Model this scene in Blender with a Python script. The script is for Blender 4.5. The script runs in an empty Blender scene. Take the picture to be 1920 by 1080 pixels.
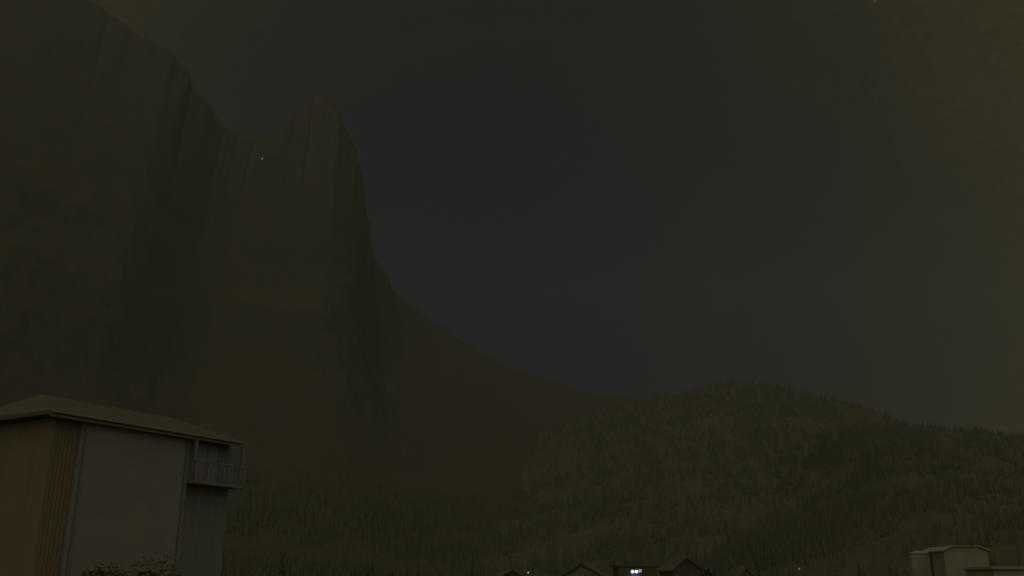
import bpy, bmesh, math, random
from mathutils import Vector, Matrix, noise
from mathutils.bvhtree import BVHTree

scene = bpy.context.scene
col = scene.collection
R = math.radians
random.seed(7)

# ------------------------------------------------------------------ camera
EYE = Vector((0.0, 0.0, 5.0))
F = 1732.0                      # focal length in photo pixels (1920 wide)
PITCH = R(17.5)
cam_d = bpy.data.cameras.new('camera')
cam_d.sensor_width = 36.0
cam_d.lens = 36.0 * F / 1920.0
cam_d.clip_start = 0.1
cam_d.clip_end = 60000.0
cam = bpy.data.objects.new('camera', cam_d)
col.objects.link(cam)
cam.location = EYE
cam.rotation_euler = (R(90) + PITCH, 0, 0)
scene.camera = cam


def ray(px, py):
    x, u = px - 960.0, 540.0 - py
    c, s = math.cos(PITCH), math.sin(PITCH)
    return Vector((x, F * c - u * s, u * c + F * s)).normalized()


def at_depth(px, py, y):
    d = ray(px, py)
    return EYE + d * (y / d.y)


def at_height(px, py, z):
    d = ray(px, py)
    return EYE + d * ((z - EYE.z) / d.z)


# ------------------------------------------------------------------ night sky and the one weak lamp
SUN_AZ, SUN_EL = R(177), R(40)          # clockwise from +Y: behind the camera
SUN_STRENGTH = 0.85
world = bpy.data.worlds.new('World')
scene.world = world
world.use_nodes = True
wn, wl = world.node_tree.nodes, world.node_tree.links
for n in list(wn):
    wn.remove(n)


def wnode(t, **kw):
    n = wn.new(t)
    for k, v in kw.items():
        setattr(n, k, v)
    return n


out = wnode('ShaderNodeOutputWorld')
sky = wnode('ShaderNodeTexSky', sky_type='NISHITA', sun_disc=False)
sky.sun_elevation = SUN_EL
sky.sun_rotation = SUN_AZ
bg_s = wnode('ShaderNodeBackground')
bg_s.inputs['Strength'].default_value = 0.0003
wl.new(sky.outputs[0], bg_s.inputs['Color'])
tc = wnode('ShaderNodeTexCoord')
dark_dir = ray(930, 560)
sub = wnode('ShaderNodeVectorMath', operation='SUBTRACT')
wl.new(tc.outputs['Generated'], sub.inputs[0])
sub.inputs[1].default_value = dark_dir
ln = wnode('ShaderNodeVectorMath', operation='LENGTH')
wl.new(sub.outputs[0], ln.inputs[0])
nz = wnode('ShaderNodeTexNoise')
nz.inputs['Scale'].default_value = 5.0
nz.inputs['Detail'].default_value = 3.0
wl.new(tc.outputs['Generated'], nz.inputs['Vector'])
ad = wnode('ShaderNodeMath', operation='MULTIPLY_ADD')
wl.new(nz.outputs[0], ad.inputs[0])
ad.inputs[1].default_value = 0.10
wl.new(ln.outputs['Value'], ad.inputs[2])
ramp = wnode('ShaderNodeValToRGB')
cr = ramp.color_ramp
cr.interpolation = 'B_SPLINE'
cr.elements[0].position = 0.08
cr.elements[0].color = (0.0032, 0.0050, 0.0095, 1)
cr.elements[1].position = 0.66
cr.elements[1].color = (0.035, 0.0285, 0.0105, 1)
for p, c in ((0.30, (0.0078, 0.0088, 0.0088, 1)), (0.46, (0.0150, 0.0138, 0.0082, 1)), (0.56, (0.0255, 0.0215, 0.0090, 1))):
    e = cr.elements.new(p)
    e.color = c
wl.new(ad.outputs[0], ramp.inputs[0])
# fine unevenness of the thin night cloud
nf = wnode('ShaderNodeTexNoise')
nf.inputs['Scale'].default_value = 130.0
nf.inputs['Detail'].default_value = 4.0
wl.new(tc.outputs['Generated'], nf.inputs['Vector'])
mr = wnode('ShaderNodeMapRange')
mr.inputs['To Min'].default_value = 0.72
mr.inputs['To Max'].default_value = 1.28
wl.new(nf.outputs[0], mr.inputs['Value'])
bg_g = wnode('ShaderNodeBackground')
wl.new(ramp.outputs[0], bg_g.inputs['Color'])
wl.new(mr.outputs[0], bg_g.inputs['Strength'])
cur = wnode('ShaderNodeAddShader')
wl.new(bg_s.outputs[0], cur.inputs[0])
wl.new(bg_g.outputs[0], cur.inputs[1])
for px, py, val in ((1327, 373, 0.05), (1640, 2, 0.16)):         # two stars
    s1 = wnode('ShaderNodeVectorMath', operation='SUBTRACT')
    wl.new(tc.outputs['Generated'], s1.inputs[0])
    s1.inputs[1].default_value = ray(px, py)
    s2 = wnode('ShaderNodeVectorMath', operation='LENGTH')
    wl.new(s1.outputs[0], s2.inputs[0])
    s3 = wnode('ShaderNodeMath', operation='LESS_THAN')
    wl.new(s2.outputs['Value'], s3.inputs[0])
    s3.inputs[1].default_value = 0.0007
    s4 = wnode('ShaderNodeMath', operation='MULTIPLY')
    wl.new(s3.outputs[0], s4.inputs[0])
    s4.inputs[1].default_value = val
    b = wnode('ShaderNodeBackground')
    b.inputs['Color'].default_value = (1, 0.97, 0.88, 1)
    wl.new(s4.outputs[0], b.inputs['Strength'])
    a2 = wnode('ShaderNodeAddShader')
    wl.new(cur.outputs[0], a2.inputs[0])
    wl.new(b.outputs[0], a2.inputs[1])
    cur = a2
wl.new(cur.outputs[0], out.inputs['Surface'])

sun_d = bpy.data.lights.new('sun', 'SUN')
sun_d.energy = SUN_STRENGTH
sun_d.angle = R(140)
sun_d.color = (1.0, 0.92, 0.68)
sun = bpy.data.objects.new('sun', sun_d)
col.objects.link(sun)
to_sun = Vector((math.sin(SUN_AZ) * math.cos(SUN_EL), math.cos(SUN_AZ) * math.cos(SUN_EL), math.sin(SUN_EL)))
sun.rotation_euler = to_sun.to_track_quat('Z', 'Y').to_euler()

scene.render.engine = 'CYCLES'
scene.view_settings.view_transform = 'Standard'
scene.view_settings.look = 'None'
scene.view_settings.exposure = 0.0
scene.view_settings.gamma = 1.0
scene.view_settings.use_curve_mapping = False


# ------------------------------------------------------------------ materials
def new_mat(name):
    m = bpy.data.materials.new(name)
    m.use_nodes = True
    nt = m.node_tree
    return m, nt.nodes, nt.links, nt.nodes['Principled BSDF']


def noisy(name, c1, c2, scale=4.0, rough=0.85, detail=6.0, bump=0.0, bump_scale=None, spec=0.25, stretch=None):
    m, n, l, b = new_mat(name)
    co = n.new('ShaderNodeTexCoord')
    src = co.outputs['Object']
    if stretch:
        mp = n.new('ShaderNodeMapping')
        mp.inputs['Scale'].default_value = stretch
        l.new(src, mp.inputs['Vector'])
        src = mp.outputs[0]
    t = n.new('ShaderNodeTexNoise')
    t.inputs['Scale'].default_value = scale
    t.inputs['Detail'].default_value = detail
    l.new(src, t.inputs['Vector'])
    r = n.new('ShaderNodeValToRGB')
    r.color_ramp.elements[0].position = 0.32
    r.color_ramp.elements[1].position = 0.68
    r.color_ramp.elements[0].color = (*c1, 1)
    r.color_ramp.elements[1].color = (*c2, 1)
    l.new(t.outputs[0], r.inputs[0])
    l.new(r.outputs[0], b.inputs['Base Color'])
    b.inputs['Roughness'].default_value = rough
    b.inputs['Specular IOR Level'].default_value = spec
    if bump:
        t2 = n.new('ShaderNodeTexNoise')
        t2.inputs['Scale'].default_value = bump_scale or scale * 6
        t2.inputs['Detail'].default_value = 5
        l.new(src, t2.inputs['Vector'])
        bp = n.new('ShaderNodeBump')
        bp.inputs['Strength'].default_value = bump
        bp.inputs['Distance'].default_value = 0.02
        l.new(t2.outputs[0], bp.inputs['Height'])
        l.new(bp.outputs[0], b.inputs['Normal'])
    return m


def emitter(name, c, s):
    m, n, l, b = new_mat(name)
    b.inputs['Base Color'].default_value = (*[min(1, x) for x in c], 1)
    b.inputs['Emission Color'].default_value = (*c, 1)
    b.inputs['Emission Strength'].default_value = s
    # small unevenness of the glowing surface
    t = n.new('ShaderNodeTexNoise')
    t.inputs['Scale'].default_value = 6
    mp = n.new('ShaderNodeMapRange')
    mp.inputs['To Min'].default_value = s * 0.8
    mp.inputs['To Max'].default_value = s * 1.2
    l.new(t.outputs[0], mp.inputs['Value'])
    l.new(mp.outputs[0], b.inputs['Emission Strength'])
    return m


def terrain_mat(name, rock, rock2, grass, grass2, lo, hi, scale):
    """steep faces bare rock, gentle ones grass and scree"""
    m, n, l, b = new_mat(name)
    g = n.new('ShaderNodeNewGeometry')
    sp = n.new('ShaderNodeSeparateXYZ')
    l.new(g.outputs['Normal'], sp.inputs[0])
    t = n.new('ShaderNodeTexNoise')
    t.inputs['Scale'].default_value = scale
    t.inputs['Detail'].default_value = 8
    l.new(g.outputs['Position'], t.inputs['Vector'])
    ma = n.new('ShaderNodeMath')
    ma.operation = 'MULTIPLY_ADD'
    l.new(t.outputs[0], ma.inputs[0])
    ma.inputs[1].default_value = 0.25
    l.new(sp.outputs['Z'], ma.inputs[2])
    mr_ = n.new('ShaderNodeMapRange')
    mr_.interpolation_type = 'SMOOTHSTEP'
    mr_.inputs['From Min'].default_value = lo
    mr_.inputs['From Max'].default_value = hi
    l.new(ma.outputs[0], mr_.inputs['Value'])

    def mixc(a, c, sc):
        tt = n.new('ShaderNodeTexNoise')
        tt.inputs['Scale'].default_value = sc
        tt.inputs['Detail'].default_value = 8
        tt.inputs['Roughness'].default_value = 0.65
        l.new(g.outputs['Position'], tt.inputs['Vector'])
        mx = n.new('ShaderNodeMix')
        mx.data_type = 'RGBA'
        rr = n.new('ShaderNodeMapRange')
        rr.inputs['From Min'].default_value = 0.35
        rr.inputs['From Max'].default_value = 0.65
        l.new(tt.outputs[0], rr.inputs['Value'])
        l.new(rr.outputs[0], mx.inputs[0])
        mx.inputs[6].default_value = (*a, 1)
        mx.inputs[7].default_value = (*c, 1)
        return mx.outputs[2]
    mx = n.new('ShaderNodeMix')
    mx.data_type = 'RGBA'
    l.new(mr_.outputs[0], mx.inputs[0])
    l.new(mixc(rock, rock2, scale * 3), mx.inputs[6])
    l.new(mixc(grass, grass2, scale * 5), mx.inputs[7])
    l.new(mx.outputs[2], b.inputs['Base Color'])
    b.inputs['Roughness'].default_value = 0.95
    b.inputs['Specular IOR Level'].default_value = 0.1
    tb = n.new('ShaderNodeTexNoise')
    tb.inputs['Scale'].default_value = scale * 12
    tb.inputs['Detail'].default_value = 8
    tb.inputs['Roughness'].default_value = 0.7
    l.new(g.outputs['Position'], tb.inputs['Vector'])
    bp = n.new('ShaderNodeBump')
    bp.inputs['Strength'].default_value = 0.35
    bp.inputs['Distance'].default_value = 0.05 / scale
    l.new(tb.outputs[0], bp.inputs['Height'])
    l.new(bp.outputs[0], b.inputs['Normal'])
    return m


M = {}
M['mountain'] = terrain_mat('mountain_rock', (0.066, 0.067, 0.048), (0.074, 0.072, 0.053),
                            (0.071, 0.069, 0.047), (0.082, 0.076, 0.051), 0.62, 1.0, 0.004)
M['hill'] = terrain_mat('hill_grass', (0.09, 0.09, 0.075), (0.11, 0.105, 0.085),
                        (0.086, 0.088, 0.052), (0.108, 0.098, 0.057), 0.55, 0.8, 0.01)
M['meadow'] = noisy('valley_meadow', (0.07, 0.08, 0.04), (0.11, 0.10, 0.055), 0.03)
M['forest'] = noisy('far_conifers', (0.096, 0.104, 0.064), (0.125, 0.118, 0.072), 0.02)
M['needles'] = noisy('spruce_needles', (0.105, 0.115, 0.066), (0.145, 0.142, 0.085), 1.2)
M['leaves'] = noisy('shrub_leaves', (0.12, 0.122, 0.06), (0.145, 0.14, 0.072), 1.6)
M['bark'] = noisy('tree_bark', (0.06, 0.048, 0.036), (0.11, 0.09, 0.068), 8, stretch=(1, 1, .2))
M['plaster'] = noisy('pale_plaster', (0.205, 0.205, 0.192), (0.245, 0.243, 0.222), 0.7, bump=.25, bump_scale=30)
M['plaster_dim'] = noisy('old_plaster', (0.15, 0.145, 0.12), (0.19, 0.18, 0.15), 0.8, bump=.2, bump_scale=30)
M['plaster_warm'] = noisy('warm_plaster', (0.27, 0.25, 0.19), (0.31, 0.285, 0.215), 0.8, bump=.2, bump_scale=30)
M['timber'] = noisy('dark_timber', (0.185, 0.158, 0.10), (0.215, 0.18, 0.112), 3, bump=.3, stretch=(1, 1, .08))
M['timber_grey'] = noisy('weathered_timber', (0.165, 0.17, 0.172), (0.205, 0.205, 0.20), 3, bump=.3, stretch=(1, 1, .08))
M['timber_dark'] = noisy('brown_timber', (0.075, 0.07, 0.05), (0.105, 0.095, 0.066), 3, bump=.3, stretch=(1, 1, .08))
M['roof'] = noisy('roof_tiles', (0.094, 0.092, 0.062), (0.114, 0.109, 0.073), 2.5, bump=.3, bump_scale=12)
M['concrete'] = noisy('concrete', (0.16, 0.16, 0.15), (0.22, 0.215, 0.20), 2)
M['metal'] = noisy('galvanised_metal', (0.14, 0.145, 0.145), (0.2, 0.2, 0.2), 6, rough=.5)
M['frame'] = noisy('painted_frame', (0.16, 0.15, 0.13), (0.2, 0.19, 0.165), 5, rough=.6)
M['glass'] = noisy('dark_glass', (0.02, 0.022, 0.024), (0.03, 0.032, 0.034), 1, rough=.12, spec=.5)
M['blind'] = noisy('drawn_blind', (0.24, 0.24, 0.24), (0.28, 0.278, 0.27), 3, rough=.7)
M['lamp_white'] = emitter('white_lamp_light', (1.0, 1.0, 0.94), 1.7)
M['lamp_green'] = emitter('greenish_lamp_light', (0.80, 1.0, 0.74), 0.34)
M['lamp_faint'] = emitter('faint_lamp_light', (1.0, 0.97, 0.80), 0.062)
M['window_lit'] = emitter('lit_window_light', (1.0, 0.97, 0.93), 0.42)
M['hut_light'] = emitter('hut_window_light', (1.0, 0.96, 0.88), 0.5)
M['sign_blue'] = emitter('blue_sign_light', (0.06, 0.065, 1.0), 0.09)


# ------------------------------------------------------------------ helpers
def tag(o, label=None, cat=None, group=None, kind=None):
    for k, v in (('label', label), ('category', cat), ('group', group), ('kind', kind)):
        if v:
            o[k] = v
    return o


def empty(name, loc, rz=0.0):
    o = bpy.data.objects.new(name, None)
    col.objects.link(o)
    o.location = loc
    o.rotation_euler = (0, 0, rz)
    o.empty_display_size = 0.3
    return o


def link_mesh(name, me, mat, parent=None, smooth=False):
    if mat and not me.materials:
        me.materials.append(mat)
    if smooth:
        me.polygons.foreach_set('use_smooth', [True] * len(me.polygons))
    o = bpy.data.objects.new(name, me)
    col.objects.link(o)
    o.parent = parent
    return o


class MB:
    def __init__(self):
        self.v, self.f = [], []

    def add(self, vs, fs):
        k = len(self.v)
        self.v += [tuple(p) for p in vs]
        self.f += [tuple(i + k for i in f) for f in fs]
        return self

    def box(self, x0, x1, y0, y1, z0, z1):
        return self.add([(x0, y0, z0), (x1, y0, z0), (x1, y1, z0), (x0, y1, z0), (x0, y0, z1), (x1, y0, z1), (x1, y1, z1), (x0, y1, z1)],
                        [(0, 3, 2, 1), (4, 5, 6, 7), (0, 1, 5, 4), (1, 2, 6, 5), (2, 3, 7, 6), (3, 0, 4, 7)])

    def tube(self, a, b, r0, r1=None, n=8):
        r1 = r0 if r1 is None else r1
        a, b = Vector(a), Vector(b)
        q = (b - a).to_track_quat('Z', 'Y')
        vs = []
        for c, r in ((a, r0), (b, r1)):
            for i in range(n):
                t = 2 * math.pi * i / n
                vs.append(c + q @ Vector((r * math.cos(t), r * math.sin(t), 0)))
        fs = [(i, (i + 1) % n, n + (i + 1) % n, n + i) for i in range(n)]
        fs += [tuple(range(n))[::-1], tuple(range(n, 2 * n))]
        return self.add(vs, fs)

    def globe(self, c, r, n=12, m=8, sz=1.0):
        vs = [(c[0], c[1], c[2] - r * sz)]
        for j in range(1, m):
            p = math.pi * j / m
            for i in range(n):
                t = 2 * math.pi * i / n
                vs.append((c[0] + r * math.sin(p) * math.cos(t), c[1] + r * math.sin(p) * math.sin(t), c[2] - r * sz * math.cos(p)))
        vs.append((c[0], c[1], c[2] + r * sz))
        fs = [(0, 1 + (i + 1) % n, 1 + i) for i in range(n)]
        for j in range(m - 2):
            for i in range(n):
                a = 1 + j * n
                fs.append((a + i, a + (i + 1) % n, a + n + (i + 1) % n, a + n + i))
        t, a = len(vs) - 1, 1 + (m - 2) * n
        fs += [(t, a + i, a + (i + 1) % n) for i in range(n)]
        return self.add(vs, fs)

    def build(self, name, mat, parent=None, bevel=0.0, smooth=False):
        me = bpy.data.meshes.new(name)
        me.from_pydata(self.v, [], self.f)
        me.update()
        if bevel:
            bm = bmesh.new()
            bm.from_mesh(me)
            bmesh.ops.bevel(bm, geom=list(bm.edges), offset=bevel, segments=2, affect='EDGES', clamp_overlap=True)
            bm.to_mesh(me)
            bm.free()
        return link_mesh(name, me, mat, parent, smooth)


# ------------------------------------------------------------------ terrain
def lerp_ctrl(ctrl, t):
    k = min(int(t), len(ctrl) - 2)
    s = t - k
    p0 = ctrl[max(k - 1, 0)]
    p1, p2 = ctrl[k], ctrl[k + 1]
    p3 = ctrl[min(k + 2, len(ctrl) - 1)]
    # half-strength Catmull-Rom so that crests stay a little angular
    m1, m2 = (p2 - p0) * 0.33, (p3 - p1) * 0.33
    h00, h10 = 2 * s**3 - 3 * s**2 + 1, s**3 - 2 * s**2 + s
    h01, h11 = -2 * s**3 + 3 * s**2, s**3 - s**2
    return p1 * h00 + m1 * h10 + p2 * h01 + m2 * h11


def ridge_mesh(name, crest, foot, mat, nu, nv, nb, power, amp, freq, jag, back_run, seed):
    """A mountain: a crest line, its slope down to a foot line on this side and its far side."""
    verts, nrow = [], nv + nb + 1
    n = len(crest) - 1
    off = Vector((seed * 13.7, seed * 5.1, seed * 9.3))
    for i in range(nu + 1):
        t = n * i / nu
        c = lerp_ctrl(crest, t)
        f = lerp_ctrl(foot, t)
        jz = jag * noise.fractal(Vector((t * 2.0 + seed, seed, 0)), 0.9, 2.1, 3)
        jx = jag * noise.fractal(Vector((t * 2.0 + seed, seed, 9)), 0.9, 2.1, 3)
        out2 = Vector((c.x - f.x, c.y - f.y, 0)).normalized()
        for j in range(-nb, nv + 1):
            if j <= 0:
                v = -j / nb
                p = Vector((c.x, c.y, 0)) + out2 * back_run * v
                z = c.z * (1 - v) ** 1.2
            else:
                v = j / nv
                p = Vector((c.x, c.y, 0)).lerp(Vector((f.x, f.y, 0)), v)
                z = f.z + (c.z - f.z) * (1 - v) ** power
            fade = max(0.0, 1 - abs(v) * 3) ** 1.5
            z += jz * fade
            p.x += jx * fade
            w = math.sin(math.pi * min(max(v, 0), 1)) ** 0.8
            w = max(w, 0.22 * max(0.0, 1 - abs(v) * 5))
            q = Vector((p.x, p.y, z)) * freq + off
            d = noise.ridged_multi_fractal(q, 0.9, 2.1, 6, 1.0, 2.0) - 1.0
            d2 = noise.fractal(q * 0.5, 1.0, 2.0, 4)
            d3 = noise.fractal(q * 6.0, 0.7, 2.1, 4)
            disp = amp * w * (0.5 * d + 0.9 * d2 + (0.2 + 0.25 * max(0.0, 1 - abs(v) * 5)) * d3)
            verts.append((p.x - out2.x * disp * 0.4, p.y - out2.y * disp * 0.4, max(z + disp * 0.6, -3.0)))
    faces = []
    for i in range(nu):
        for j in range(nrow - 1):
            a = i * nrow + j
            faces.append((a, a + 1, a + nrow + 1, a + nrow))
    me = bpy.data.meshes.new(name)
    me.from_pydata(verts, [], faces)
    me.update()
    bm = bmesh.new()
    bm.from_mesh(me)
    bmesh.ops.recalc_face_normals(bm, faces=bm.faces)
    up = sum((f.normal.z for f in bm.faces))
    if up < 0:
        bmesh.ops.reverse_faces(bm, faces=bm.faces)
    bm.to_mesh(me)
    bm.free()
    o = link_mesh(name, me, mat, None, True)
    return o, me


# valley floor: one sheet to the horizon, gently uneven
def ground():
    vs, fs = [], []
    rings = [0, 8, 16, 28, 45, 70, 110, 170, 260, 400, 650, 1100, 2000, 4000, 9000]
    n = 64
    for r in rings[1:]:
        for i in range(n):
            t = 2 * math.pi * i / n
            x, y = r * math.cos(t), r * math.sin(t)
            z = 0.35 * noise.noise(Vector((x * .03, y * .03, 2))) if r < 900 else -0.5
            vs.append((x, y, z))
    vs.append((0, 0, 0))
    c = len(vs) - 1
    fs += [(c, i, (i + 1) % n) for i in range(n)]
    for k in range(len(rings) - 2):
        for i in range(n):
            a = k * n
            fs.append((a + i, a + n + i, a + n + (i + 1) % n, a + (i + 1) % n))
    me = bpy.data.meshes.new('ground')
    me.from_pydata(vs, [], fs)
    me.update()
    return tag(link_mesh('ground', me, M['meadow'], None, True), kind='structure')


ground()

crest = [at_depth(*a) for a in (
    (-1500, 330, 1300), (-1000, 60, 1800), (-500, -160, 2400), (-120, -130, 2800), (100, -40, 3000), (200, 22, 3100), (265, 68, 3150),
    (330, 112, 3200), (380, 180, 3300), (425, 240, 3400), (475, 266, 3500), (530, 236, 3560), (575, 196, 3600),
    (600, 178, 3600), (640, 215, 3600), (672, 300, 3600), (690, 400, 3620), (705, 485, 3660), (760, 562, 3760),
    (870, 640, 3900), (960, 690, 4050), (1080, 728, 4200), (1200, 752, 4350), (1400, 800, 4500), (1900, 850, 4900))]
foot_xy = [(-900, 80), (-760, 230), (-640, 400), (-560, 560), (-540, 720), (-540, 820), (-540, 900),
           (-540, 970), (-530, 1040), (-520, 1100), (-500, 1170), (-470, 1230), (-430, 1290),
           (-390, 1350), (-320, 1380), (-250, 1410), (-180, 1440), (-100, 1480), (0, 1530),
           (180, 1600), (360, 1680), (600, 1780), (850, 1900), (1250, 2100), (2000, 2500)]
foot = [Vector((x, y, -3)) for x, y in foot_xy]
mountain, mountain_me = ridge_mesh('mountain', crest, foot, M['mountain'], 420, 130, 30, 1.55, 46, 0.0022, 16, 2600, 3)
tag(mountain, kind='structure')

crest = [at_depth(*a) for a in (
    (820, 900, 3300), (1000, 815, 3300), (1110, 775, 3300), (1190, 758, 3300), (1290, 731, 3300), (1380, 720, 3300), (1450, 726, 3300),
    (1520, 740, 3250), (1600, 762, 3200), (1720, 805, 3150), (1900, 860, 3100), (2200, 930, 3000))]
foot_xy = [(-60, 1500), (60, 1350), (160, 1250), (230, 1200), (320, 1150), (410, 1120), (490, 1110),
           (580, 1100), (680, 1090), (830, 1080), (1050, 1080), (1500, 1100)]
foot = [Vector((x, y, -3)) for x, y in foot_xy]
far_hill, far_me = ridge_mesh('hill', crest, foot, M['hill'], 150, 70, 16, 1.25, 40, 0.0034, 10, 1500, 11)
tag(far_hill, kind='structure')

crest = [at_depth(*a) for a in (
    (1330, 1062, 1150), (1420, 990, 1350), (1500, 915, 1650), (1550, 840, 1950), (1585, 772, 2250), (1640, 772, 2350), (1700, 796, 2350),
    (1800, 806, 2250), (1920, 815, 2100), (2150, 800, 1850), (2600, 780, 1500), (3400, 830, 900))]
foot_xy = [(215, 1000), (255, 900), (290, 800), (320, 720), (350, 660), (385, 610), (420, 570),
           (470, 520), (530, 470), (620, 400), (720, 260), (800, 50)]
foot = [Vector((x, y, -3)) for x, y in foot_xy]
near_hill, near_me = ridge_mesh('hillside', crest, foot, M['hill'], 150, 80, 16, 1.2, 24, 0.006, 7, 1100, 23)
tag(near_hill, kind='structure')

bvhs = {}
for nm, me in (('mountain', mountain_me), ('hill', far_me), ('hillside', near_me)):
    bvhs[nm] = BVHTree.FromPolygons([v.co.copy() for v in me.vertices], [tuple(p.vertices) for p in me.polygons])


# ------------------------------------------------------------------ forest on the right-hand hills (uncountable)
def forest(name, me, count, hmin, hmax, label, thresh, seed, zmax=1e9):
    rnd = random.Random(seed)
    polys = me.polygons
    vs, fs = [], []
    placed = 0
    while placed < count:
        p = polys[rnd.randrange(len(polys))]
        c = p.center
        if c.z < 4 or p.normal.z < .35 or c.z > zmax * rnd.uniform(.55, 1):
            continue
        if noise.fractal(Vector((c.x * .004, c.y * .004, seed)), 1, 2, 3) < thresh and rnd.random() < .85:
            continue
        ids = p.vertices
        a, b = rnd.random(), rnd.random()
        v0, v1, v3 = me.vertices[ids[0]].co, me.vertices[ids[1]].co, me.vertices[ids[3]].co
        q = v0 + (v1 - v0) * a + (v3 - v0) * b
        h = rnd.uniform(hmin, hmax)
        w = h * rnd.uniform(.15, .22)
        k = len(vs)
        tiers = 3
        for t in range(tiers):
            z0 = h * (-0.02 + 0.28 * t)
            z1 = min(h, z0 + h * 0.52)
            r = w * (1 - 0.27 * t)
            kk = len(vs)
            n = 6
            ph = rnd.random() * 6
            for i in range(n):
                ang = ph + 2 * math.pi * i / n
                rr = r * rnd.uniform(.7, 1.2)
                vs.append((q.x + rr * math.cos(ang), q.y + rr * math.sin(ang), q.z + z0 - rnd.uniform(0, .06) * h))
            vs.append((q.x + rnd.uniform(-.2, .2), q.y, q.z + z1))
            fs += [(kk + i, kk + (i + 1) % n, kk + n) for i in range(n)]
        placed += 1
    m = bpy.data.meshes.new(name)
    m.from_pydata(vs, [], fs)
    m.update()
    o = link_mesh(name, m, M['forest'])
    return tag(o, label, 'forest', kind='stuff')


forest('forest', far_me, 9000, 15, 25, 'dark conifer forest covering the far hill under the night sky', -0.25, 5)
forest('forest', near_me, 6500, 10, 17, 'dark conifer forest on the nearer hillside behind the pale houses', -0.05, 9)

forest('forest', mountain_me, 9000, 14, 24, 'dark conifer forest along the foot of the great mountain wall', -0.2, 17, 230)


# ------------------------------------------------------------------ trees
def spruce_meshes(seed, H=12.0):
    rnd = random.Random(seed)
    tr = MB()
    tr.tube((0, 0, 0), (0, 0, H * .5), .17, .10, 9).tube((0, 0, H * .5), (0, 0, H * .98), .10, .015, 7)
    tm = bpy.data.meshes.new('trunk')
    tm.from_pydata(tr.v, [], tr.f)
    vs, fs = [], []
    z = H * .08
    while z < H * .97:
        s = (z / H)
        L = (1 - s) ** .85 * H * .21 * rnd.uniform(.8, 1.12) + .1
        nb = 7 if s < .7 else 5
        ph = rnd.random() * 6
        for b in range(nb):
            ang = ph + 2 * math.pi * b / nb + rnd.uniform(-.3, .3)
            ll = L * rnd.uniform(.7, 1.15)
            d = Vector((math.cos(ang), math.sin(ang), 0))
            sd = Vector((-d.y, d.x, 0))
            steps = max(3, int(ll / .17))
            for k in range(steps):
                u = (k + .6) / steps
                base = d * (ll * u) + Vector((0, 0, z - ll * .32 * u + ll * .12 * u * u))
                wd = (.30 * (1 - u) + .12) * (0.5 + ll * .32)
                for sgn in (-1, 1):
                    tip = base + sd * sgn * wd * rnd.uniform(.6, 1.2) + d * rnd.uniform(.05, .22) + Vector((0, 0, -rnd.uniform(.04, .26)))
                    k0 = len(vs)
                    vs += [tuple(base - d * .09), tuple(base + d * .09 + Vector((0, 0, .03))), tuple(tip)]
                    fs.append((k0, k0 + 1, k0 + 2))
        z += H * .026 * rnd.uniform(.8, 1.25)
    cm = bpy.data.meshes.new('crown')
    cm.from_pydata(vs, [], fs)
    for me_, mt in ((tm, M['bark']), (cm, M['needles'])):
        me_.update()
        me_.materials.append(mt)
    return tm, cm


spruce_kinds = [spruce_meshes(s) for s in (1, 2, 3)]


def spruce(loc, h, kind, rz, label, group):
    r = empty('spruce_tree', loc, rz)
    r.scale = (h / 12, h / 12, h / 12)
    tm, cm = spruce_kinds[kind]
    link_mesh('trunk', tm, None, r)
    link_mesh('crown', cm, None, r)
    return tag(r, label, 'tree', group)


def ground_z(x, y):
    return 0.35 * noise.noise(Vector((x * .03, y * .03, 2)))


def spruce_px(px, py_top, y, kind, label, group=None):
    """stands on the valley floor at depth y, its tip where the photo has it"""
    top = at_depth(px, py_top, y)
    gz = ground_z(top.x, top.y) - .15
    return spruce((top.x, top.y, gz), top.z - gz, kind, random.random() * 6, label, group)


def shrub(loc, rx, rz_, label, group=None, n=3200, seed=0, leaf=.11):
    rnd = random.Random(seed)
    r = empty('garden_shrub', loc, 0)
    st = MB()
    tips = []
    for k in range(6):
        a = rnd.random() * 6.28
        tip = Vector((math.cos(a) * rx * .55, math.sin(a) * rx * .55, rz_ * rnd.uniform(.9, 1.5)))
        st.tube((0, 0, -.1), tip * .5 + Vector((0, 0, .1)), .06, .04, 6)
        st.tube(tip * .5 + Vector((0, 0, .1)), tip, .04, .012, 6)
        tips.append(tip)
    st.build('stem', M['bark'], r)
    lobes = [(Vector((rnd.uniform(-.55, .55) * rx, rnd.uniform(-.55, .55) * rx, rz_ * rnd.uniform(.45, 1.4))), rnd.uniform(.35, .6)) for _ in range(11)]
    vs, fs = [], []
    for _ in range(n):
        c, s = lobes[rnd.randrange(len(lobes))]
        d = Vector((rnd.gauss(0, 1), rnd.gauss(0, 1), rnd.gauss(0, 1))).normalized() * (rnd.random() ** .4)
        p = c + Vector((d.x * rx * s, d.y * rx * s, d.z * rz_ * s * .8))
        if p.z < .05:
            continue
        q = Vector((rnd.gauss(0, 1), rnd.gauss(0, 1), rnd.gauss(0, 1) + .6)).normalized().to_track_quat('Z', 'Y')
        l_, w_ = leaf * rnd.uniform(.7, 1.4), leaf * rnd.uniform(.4, .7)
        k0 = len(vs)
        for a, b in ((-l_, 0), (0, -w_), (l_, 0), (0, w_)):
            vs.append(tuple(p + q @ Vector((a, b, 0))))
        fs.append((k0, k0 + 1, k0 + 2, k0 + 3))
    cm = bpy.data.meshes.new('crown')
    cm.from_pydata(vs, [], fs)
    cm.update()
    link_mesh('crown', cm, M['leaves'], r)
    return tag(r, label, 'shrub', group)


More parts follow.
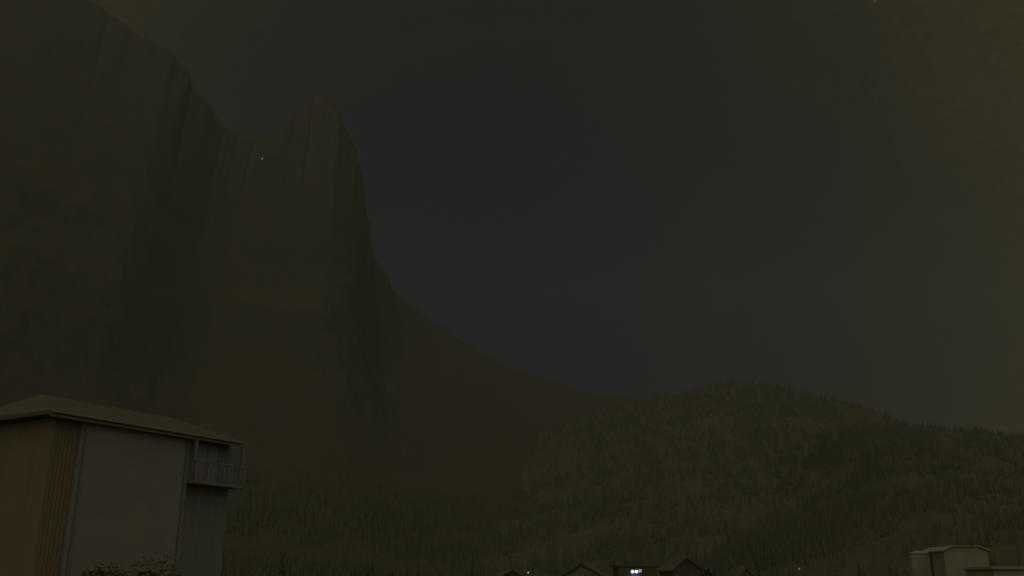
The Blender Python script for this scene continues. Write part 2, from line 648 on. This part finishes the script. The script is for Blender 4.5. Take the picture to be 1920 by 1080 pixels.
# ------------------------------------------------------------------ houses
def window(parent, x, y, z, w, h, lit=None, sx=0):
    """a framed window set on a facade that faces -Y"""
    wnd = MB().box(x - w / 2, x + w / 2, y - .03, y - .004, z, z + h).build('window', lit or M['glass'], parent)
    f = MB()
    t = .06
    f.box(x - w / 2 - t, x - w / 2, y - .07, y + .02, z - t, z + h + t)
    f.box(x + w / 2, x + w / 2 + t, y - .07, y + .02, z - t, z + h + t)
    f.box(x - w / 2, x + w / 2, y - .067, y + .02, z + h, z + h + t)
    f.box(x - w / 2, x + w / 2, y - .067, y + .02, z - t, z)
    f.box(x - .025, x + .025, y - .06, y - .005, z, z + h)
    f.box(x - w / 2, x - .025, y - .057, y - .005, z + h / 2 - .02, z + h / 2 + .02)
    f.box(x + .025, x + w / 2, y - .057, y - .005, z + h / 2 - .02, z + h / 2 + .02)
    f.build('frame', M['frame'], wnd)
    MB().box(x - w / 2 - .12, x + w / 2 + .12, y - .14, y + .02, z - t - .07, z - t - .003).build('sill', M['concrete'], wnd)
    return wnd


def gable_body(w, d, h, rise, half_hip=0.0, axis='front'):
    """walls of a gabled house, front at y = 0 facing -Y; the gable looks to the front"""
    mb = MB()
    x0, x1 = -w / 2, w / 2
    if half_hip > 0:
        k = half_hip
        prof = [(x0, -.3), (x1, -.3), (x1, h), (x1 * k, h + rise * (1 - k)), (x0 * k, h + rise * (1 - k)), (x0, h)]
    else:
        prof = [(x0, -.3), (x1, -.3), (x1, h), (0, h + rise), (x0, h)]
    n = len(prof)
    vs = [(x, 0, z) for x, z in prof] + [(x, d, z) for x, z in prof]
    fs = [tuple(range(n)), tuple(range(2 * n - 1, n - 1, -1))]
    fs += [(i, i + n, (i + 1) % n + n, (i + 1) % n) for i in range(n)]
    return mb.add(vs, fs)


def gable_roof(w, d, h, rise, over=.6, t=.18):
    mb = MB()
    sl = rise / (w / 2)
    for s in (-1, 1):
        xe = s * (w / 2 + over)
        ze = h - over * sl
        a = [(0, -over, h + rise + .01), (xe, -over, ze + .01), (xe, d + over, ze + .01), (0, d + over, h + rise + .01)]
        b = [(x, y, z + t) for x, y, z in a]
        fs = [(0, 1, 2, 3), (7, 6, 5, 4), (0, 4, 5, 1), (1, 5, 6, 2), (2, 6, 7, 3), (3, 7, 4, 0)]
        mb.add(a + b, fs)
    return mb


def house(px, y, w, d, h, rise, rz, wall, label, wins=(), chimney=True, door=True, group=None, py=None):
    p = at_depth(px, py or 1075, y)
    gz = ground_z(p.x, p.y)
    r = empty('house', (p.x, p.y, gz), rz)
    gable_body(w, d, h, rise).build('wall', M[wall], r)
    rf = gable_roof(w, d, h, rise).build('roof', M['roof'], r)
    if chimney:
        cx, cy = w * .18, d * .6
        cz = h + rise * (1 - .36)
        MB().box(cx - .3, cx + .3, cy - .3, cy + .3, cz - .3, cz + 1.25).box(cx - .37, cx + .37, cy - .37, cy + .37, cz + 1.253, cz + 1.36).build('chimney', M['concrete'], rf)
    for wx, wz, ww, wh in wins:
        window(r, wx, 0, wz, ww, wh)
    if door:
        dd = MB().box(-.5, .5, -.05, -.004, 0, 2.1).build('door', M['timber'], r)
        MB().box(.36, .4, -.11, -.052, 1.0, 1.14).build('handle', M['metal'], dd)
    return tag(r, label, 'house', group)


# --- the large pale house at the lower left: eave line taken from the photograph, 13 m up
He = 12.6
pa, pb = at_height(100, 776, He), at_height(448, 833, He)
ux = Vector((pb.x - pa.x, pb.y - pa.y, 0))
LEN = ux.length
ang = math.atan2(ux.y, ux.x)
bh = empty('apartment_house', (pa.x, pa.y, 0), ang)


def loc_x(px, py, z):
    """position along the facade of a photo pixel"""
    q = at_height(px, py, z)
    return (Vector((q.x - pa.x, q.y - pa.y, 0))).dot(ux.normalized())


def facade_x(px, py, ylocal=0.9):
    """x on the facade plane for a photo pixel"""
    n = Vector((ux.y, -ux.x, 0)).normalized()          # outward
    q0 = Vector((pa.x, pa.y, 0)) - n * ylocal
    d = ray(px, py)
    t = (q0 - EYE).dot(n) / d.dot(n)
    q = EYE + d * t
    return (q - q0).dot(ux.normalized()), q.z


WALL_Y = 0.4
DEPTH = 9.6
RISE = 1.55
x_l, _ = facade_x(103, 830, WALL_Y)
x_p, _ = facade_x(150, 830, WALL_Y)
x_r, _ = facade_x(355, 860, WALL_Y)
x_e, _ = facade_x(444, 860, WALL_Y)
_, z_b = facade_x(400, 905, WALL_Y)
hw = He - 0.01
# pale rendered middle
MB().box(x_p, x_r, WALL_Y, WALL_Y + DEPTH - 1.4, -.3, hw).build('wall', M['plaster'], bh)
# timber clad bay at its left and the set-back bay at its right, boards one by one
bay = MB().box(x_l, x_p, WALL_Y + .25, WALL_Y + DEPTH - 1.7, -.3, hw - .01).build('timber_bay', M['timber'], bh)
k = 0
x = x_l + .02
while x + .2 < x_p:
    MB().box(x, x + .19, WALL_Y + .22, WALL_Y + .249, .3, hw - .1 - random.random() * .01).build('plank', M['timber'], bay)
    x += .215
bay2 = MB().box(x_r, x_e, WALL_Y + .45, WALL_Y + DEPTH - 1.9, -.3, hw - .02).build('set_back_bay', M['timber_grey'], bh)
# balcony in front of the set-back bay
bal = MB().box(x_r + .02, x_e + .25, WALL_Y - .55, WALL_Y + .44, z_b - .22, z_b).build('balcony', M['concrete'], bh, bevel=.02)
nb = 13
for i in range(nb):
    xx = x_r + .1 + (x_e + .1 - x_r) * i / (nb - 1)
    MB().box(xx - .045, xx + .045, WALL_Y - .5, WALL_Y - .47, z_b + .06, z_b + .98).build('baluster', M['timber_grey'], bal)
MB().box(x_r + .02, x_e + .2, WALL_Y - .54, WALL_Y - .43, z_b + .983, z_b + 1.07).build('handrail', M['timber_grey'], bal)
for xx in (x_r + .09, x_e + .12):
    MB().box(xx - .08, xx + .08, WALL_Y - .42, WALL_Y - .26, z_b + 1.08, He - .1).build('post', M['timber_grey'], bal)
wx = (x_r + x_e) / 2
window(bh, wx - .1, WALL_Y + .45, z_b + .15, 1.5, 2.0, M['blind'])
# lower storeys (below the frame): windows and a door
for i, zz in enumerate((1.0, 4.0)):
    for f_ in (.25, .7):
        window(bh, x_p + (x_r - x_p) * f_, WALL_Y, zz, 1.1, 1.35)
dr = MB().box(wx - .5, wx + .5, WALL_Y + .39, WALL_Y + .446, 0, 2.15).build('door', M['timber'], bh)
MB().box(wx + .36, wx + .4, WALL_Y + .33, WALL_Y + .388, 1.0, 1.14).build('handle', M['metal'], dr)
# roof: two slopes, ridge parallel to the facade, gutter and fascia along the eave
rise, yr = RISE, WALL_Y + DEPTH / 2 - .7
mb = MB()
x0, x1 = -.15, LEN + .1
t = .2
HIP = 2.3
a = [(x0, 0, He), (x1, 0, He), (x1, 2 * yr, He), (x0, 2 * yr, He)]
top_ = [(x0, 0, He + t), (x1, 0, He + t), (x1, 2 * yr, He + t), (x0, 2 * yr, He + t), (x0 + HIP, yr, He + rise + t), (x1 - HIP * .6, yr, He + rise + t)]
mb.add(a + top_, [(0, 3, 2, 1), (0, 1, 5, 4), (1, 2, 6, 5), (2, 3, 7, 6), (3, 0, 4, 7), (4, 5, 9, 8), (5, 6, 9), (6, 7, 8, 9), (7, 4, 8)])
roof = mb.build('roof', M['roof'], bh)
MB().box(x0, x1, -.035, -.003, He - .12, He + .19).build('fascia', M['timber'], roof)
MB().tube((x0, -.1, He + .1), (x1, -.1, He + .08), .065, .065, 10).build('gutter', M['metal'], roof)
for xs in (x_p + .25, x_r - .25):
    MB().tube((xs, WALL_Y - .08, He + .02), (xs, WALL_Y - .08, 0), .045, .045, 8).build('downpipe', M['metal'], roof)
tag(bh, 'large house with pale rendered front, timber bay and balcony under a low roof', 'house')

# --- village houses whose tops reach into the frame
house(1398, 165, 4.4, 7, 4.6, 2.0, R(4), 'plaster_dim', 'small pale gabled house between the blue sign and the faint lamp', wins=((-1.2, 3.2, .8, .9), (1.2, 3.2, .8, .9)))
house(1092, 190, 8.0, 9, 5.6, 2.2, R(-14), 'plaster_dim', 'grey house left of the two bright white lamps', wins=((-2.2, 3.6, .9, 1.1), (2.2, 3.6, .9, 1.1), (0, 3.6, .9, 1.1)))
house(1288, 230, 7.0, 9, 7.4, 2.6, R(12), 'timber_dark', 'dark timber house standing behind the shop with the white lamps', wins=((-1.8, 5.2, .9, 1.1), (1.8, 5.2, .9, 1.1)))
house(960, 240, 8.5, 9, 4.6, 2.6, R(8), 'timber_dark', 'low dark timber barn beside the greenish street lamp', wins=(), chimney=False)

# pale half-hipped house and its narrow stair tower, lower right
y = 92
p0, p1 = at_depth(1777, 1080, y), at_depth(1856, 1080, y)
top = at_depth(1815, 1018, y)
w = p1.x - p0.x
r = empty('house', ((p0.x + p1.x) / 2, y, ground_z(p0.x, y)), R(-6))
zt = top.z - ground_z(p0.x, y)
gable_body(w, 6.5, zt - .75, 1.0, .62).build('wall', M['plaster_warm'], r)
mb = MB()
for s in (-1, 1):
    h_ = zt - .75
    a = [(s * (w / 2 + .22), -.25, h_ - .05), (s * w / 2 * .60, -.25, h_ + .40), (s * w / 2 * .60, 6.8, h_ + .40), (s * (w / 2 + .22), 6.8, h_ - .05)]
    b = [(q[0], q[1], q[2] + .12) for q in a]
    mb.add(a + b, [(0, 1, 2, 3), (7, 6, 5, 4), (0, 4, 5, 1), (1, 5, 6, 2), (2, 6, 7, 3), (3, 7, 4, 0)])
mb.box(-w / 2 * .60, w / 2 * .60, -.25, 6.8, zt - .75 + .403, zt - .75 + .52)
mb.build('roof', M['plaster_warm'], r)
window(r, 0, 0, 2.0, 1.2, 1.3)
dd = MB().box(-1.5, -.6, -.05, -.004, 0, 2.05).build('door', M['timber'], r)
MB().box(-.72, -.68, -.11, -.052, 1.0, 1.14).build('handle', M['metal'], dd)
tag(r, 'pale house with clipped gable at the foot of the right hillside', 'house')

y = 96
p0, p1 = at_depth(1713, 1080, y), at_depth(1748, 1080, y)
top = at_depth(1730, 1034, y)
r = empty('tower_house', ((p0.x + p1.x) / 2, y, ground_z(p0.x, y)), R(-10))
w = p1.x - p0.x
zt = top.z - r.location.z
MB().box(-w / 2, w / 2, 0, w, -.3, zt - .18).build('wall', M['plaster_warm'], r, bevel=.04)
MB().add([(-w / 2 - .1, -.1, zt - .177), (w / 2 + .1, -.1, zt - .177), (w / 2 + .1, w + .1, zt - .177), (-w / 2 - .1, w + .1, zt - .177), (0, w / 2, zt + .12)],
         [(0, 3, 2, 1), (0, 1, 4), (1, 2, 4), (2, 3, 4), (3, 0, 4)]).build('roof', M['plaster_warm'], r)
MB().box(-.45, .45, -.04, -.004, 0, 2.0).build('door', M['metal'], r)
tag(r, 'narrow pale square tower beside the house with clipped gable', 'tower')

p = at_depth(1912, 1062, 84)
r = empty('garage', (p.x, 84, ground_z(p.x, 84)), R(-4))
zt = p.z - r.location.z
MB().box(-2.3, 3.2, 0, 6, -.3, zt - .25).build('wall', M['plaster_warm'], r, bevel=.02)
MB().box(-2.5, 3.4, -.3, 6.3, zt - .247, zt).build('roof', M['plaster_warm'], r, bevel=.03)
dd = MB().box(-1.3, 2.2, -.05, -.004, 0, 2.3).build('garage_door', M['metal'], r)
for i in range(5):
    MB().box(-1.26, 2.16, -.075, -.053, .05 + i * .45, .05 + i * .45 + .43).build('panel', M['metal'], dd)
tag(r, 'flat roofed pale garage to the right of the house with clipped gable', 'garage')

# --- shop with the two white lamps, blue sign and small lit window
Y = 120
S = Y / at_depth(1190, 1072, Y).y
c = at_depth(1192, 1072, Y)
gz = ground_z(c.x, c.y)
r = empty('shop', (c.x, Y + .45, gz), 0)
L = lambda px, py, yy=Y: at_depth(px, py, yy)
rx = lambda px: L(px, 1072).x - c.x
zz = lambda py: L(1190, py).z - gz
MB().box(rx(1160), rx(1232), 0, 6, -.3, zz(1062)).build('wall', M['timber_dark'], r)
MB().box(rx(1154), rx(1238), -.15, 6.3, zz(1062) + .003, zz(1058)).build('roof', M['roof'], r, bevel=.02)
MB().box(rx(1181), rx(1196), -.75, -.003, zz(1067.3), zz(1066.2)).build('canopy', M['concrete'], r, bevel=.015)
wl_ = MB().box(rx(1198.6), rx(1203.6), -.03, -.004, zz(1073), zz(1067.8)).build('window', M['window_lit'], r)
MB().box(rx(1201) - .035, rx(1201) + .035, -.06, -.031, zz(1073), zz(1067.8)).box(rx(1198.6), rx(1201) - .036, -.058, -.031, zz(1070.4) - .035, zz(1070.4) + .035).box(
    rx(1201) + .036, rx(1203.6), -.058, -.031, zz(1070.4) - .035, zz(1070.4) + .035).build('frame', M['frame'], wl_)
for wx_ in (-1.2, 1.4):
    window(r, wx_, 0, .9, 1.4, 1.5)
MB().box(-.35, .55, -.05, -.004, 0, 2.1).build('door', M['timber_grey'], r)
tag(r, 'dark timber shop with small lit window, bearing two white lamps', 'shop')
for px in (1186.2, 1193.4):
    q = L(px, 1071.8)
    o = empty('wall_lamp', (q.x, Y, q.z), 0)
    MB().globe((0, 0, 0), .19, 14, 9, .95).build('globe', M['lamp_white'], o, smooth=True)
    MB().tube((0, 0, .17), (0, 0, .25), .07, .09, 10).tube((0, 0, .22), (0, .44, .25), .025, .025, 8).build('bracket', M['metal'], o)
    tag(o, 'bright white globe lamp on the dark shop above the blue sign', 'lamp', 'white lamps on the shop')
q0, q1 = L(1184, 1076.6), L(1200, 1084)
o = empty('shop_sign', ((q0.x + q1.x) / 2, Y + .40, q1.z), 0)
hw_ = (q1.x - q0.x) / 2
MB().box(-hw_, hw_, -.02, .0, 0, q0.z - q1.z).build('panel', M['sign_blue'], o)
MB().box(-hw_ - .04, hw_ + .04, .003, .045, -.04, q0.z - q1.z + .04).build('housing', M['metal'], o)
tag(o, 'glowing blue sign panel below the two white lamps', 'sign')


# --- street lamps
def street_lamp(px, py, y, mat, hr, label):
    q = at_depth(px, py, y)
    gz_ = ground_z(q.x, q.y)
    H = q.z - gz_
    o = empty('street_lamp', (q.x, q.y + .5, gz_), 0)
    MB().tube((0, 0, -.1), (0, 0, H + .05), .07, .045, 10).build('pole', M['metal'], o, smooth=True)
    MB().tube((0, 0, H), (0, -.45, H + .12), .035, .03, 8).build('arm', M['metal'], o, smooth=True)
    hd = MB().box(-.14, .14, -.75, -.25, H + .06, H + .16).build('lamp_head', M['metal'], o, bevel=.03)
    MB().globe((0, -.5, H - .02), hr, 12, 8, 1.3).build('lamp_glass', mat, hd, smooth=True)
    return tag(o, label, 'street lamp')


street_lamp(990.5, 1073, 150, M['lamp_green'], .13, 'slim street lamp with a small greenish white light by the barn')
street_lamp(1498.5, 1066, 170, M['lamp_faint'], .17, 'street lamp with a faint yellowish light below the hillside')

# --- mountain hut with a lit window, high on the dark mountain wall
d = ray(491.5, 298.5)
hit = bvhs['mountain'].ray_cast(EYE, d)
if hit[0] is not None:
    p = hit[0]
    hut = empty('mountain_hut', p - Vector((0, 0, 3.0)), math.atan2(-d.x, d.y) * 1.0)
    gable_body(10, 8, 7.5, 3.0).build('wall', M['timber_grey'], hut)
    gable_roof(10, 8, 7.5, 3.0, .8, .3).build('roof', M['roof'], hut)
    wn_ = MB().box(-1.6, 1.6, -.1, -.01, 2.2, 5.4).build('window', M['hut_light'], hut)
    MB().box(-.06, .06, -.16, -.103, 2.2, 5.4).build('frame', M['timber'], wn_)
    MB().box(-5.2, 5.2, -.4, 8.4, -9, -.31).build('foundation', M['concrete'], hut)
    hut.location = p + Vector((0, 0, -3.8)) - Vector((d.x, d.y, 0)).normalized() * 4
    tag(hut, 'tiny lit hut high on the dark mountain wall', 'hut')

# ------------------------------------------------------------------ trees in the valley
spruce_px(385, 925, 58, 0, 'tall dark spruce close to the balcony end of the large house')
spruce_px(415, 985, 66, 1, 'shorter dark spruce behind the tall one near the balcony')
spruce_px(532, 1022, 74, 2, 'lone small spruce between the large house and the barn')
G = 'dark spruces across the valley floor'
rv = random.Random(4)
for k in range(26):
    px = rv.uniform(440, 1900)
    y = rv.uniform(270, 480)
    spruce_px(px, rv.uniform(1044, 1072), y, k % 3, 'dark spruce on the valley floor behind the village houses', G)

# shrubs in front of the large house
for i, (px, py, y, rx_, lab) in enumerate((
        (180, 1058, 33, 1.9, 'tall leafy shrub against the left corner of the large house'),
        (262, 1050, 35, 2.0, 'wide leafy shrub in the middle of the pale house front'),
        (335, 1066, 37, 1.6, 'low leafy shrub under the right corner of the pale house front'))):
    q = at_depth(px, py, y)
    gz_ = ground_z(q.x, q.y)
    shrub((q.x, q.y, gz_), rx_, (q.z - gz_) / 1.75, lab, None, 16000, 30 + i, .075)

# ------------------------------------------------------------------ thin night haze round the whole place
mh = bpy.data.materials.new('night_haze')
mh.use_nodes = True
hn, hl = mh.node_tree.nodes, mh.node_tree.links
for n_ in list(hn):
    hn.remove(n_)
ho = hn.new('ShaderNodeOutputMaterial')
pv = hn.new('ShaderNodeVolumePrincipled')
pv.inputs['Color'].default_value = (0.43, 0.47, 0.50, 1)
pv.inputs['Density'].default_value = 6.5e-5
hl.new(pv.outputs[0], ho.inputs['Volume'])
hz = MB().box(-9200, 9200, -9200, 9200, -6, 2900).build('haze', mh)
tag(hz, kind='stuff')
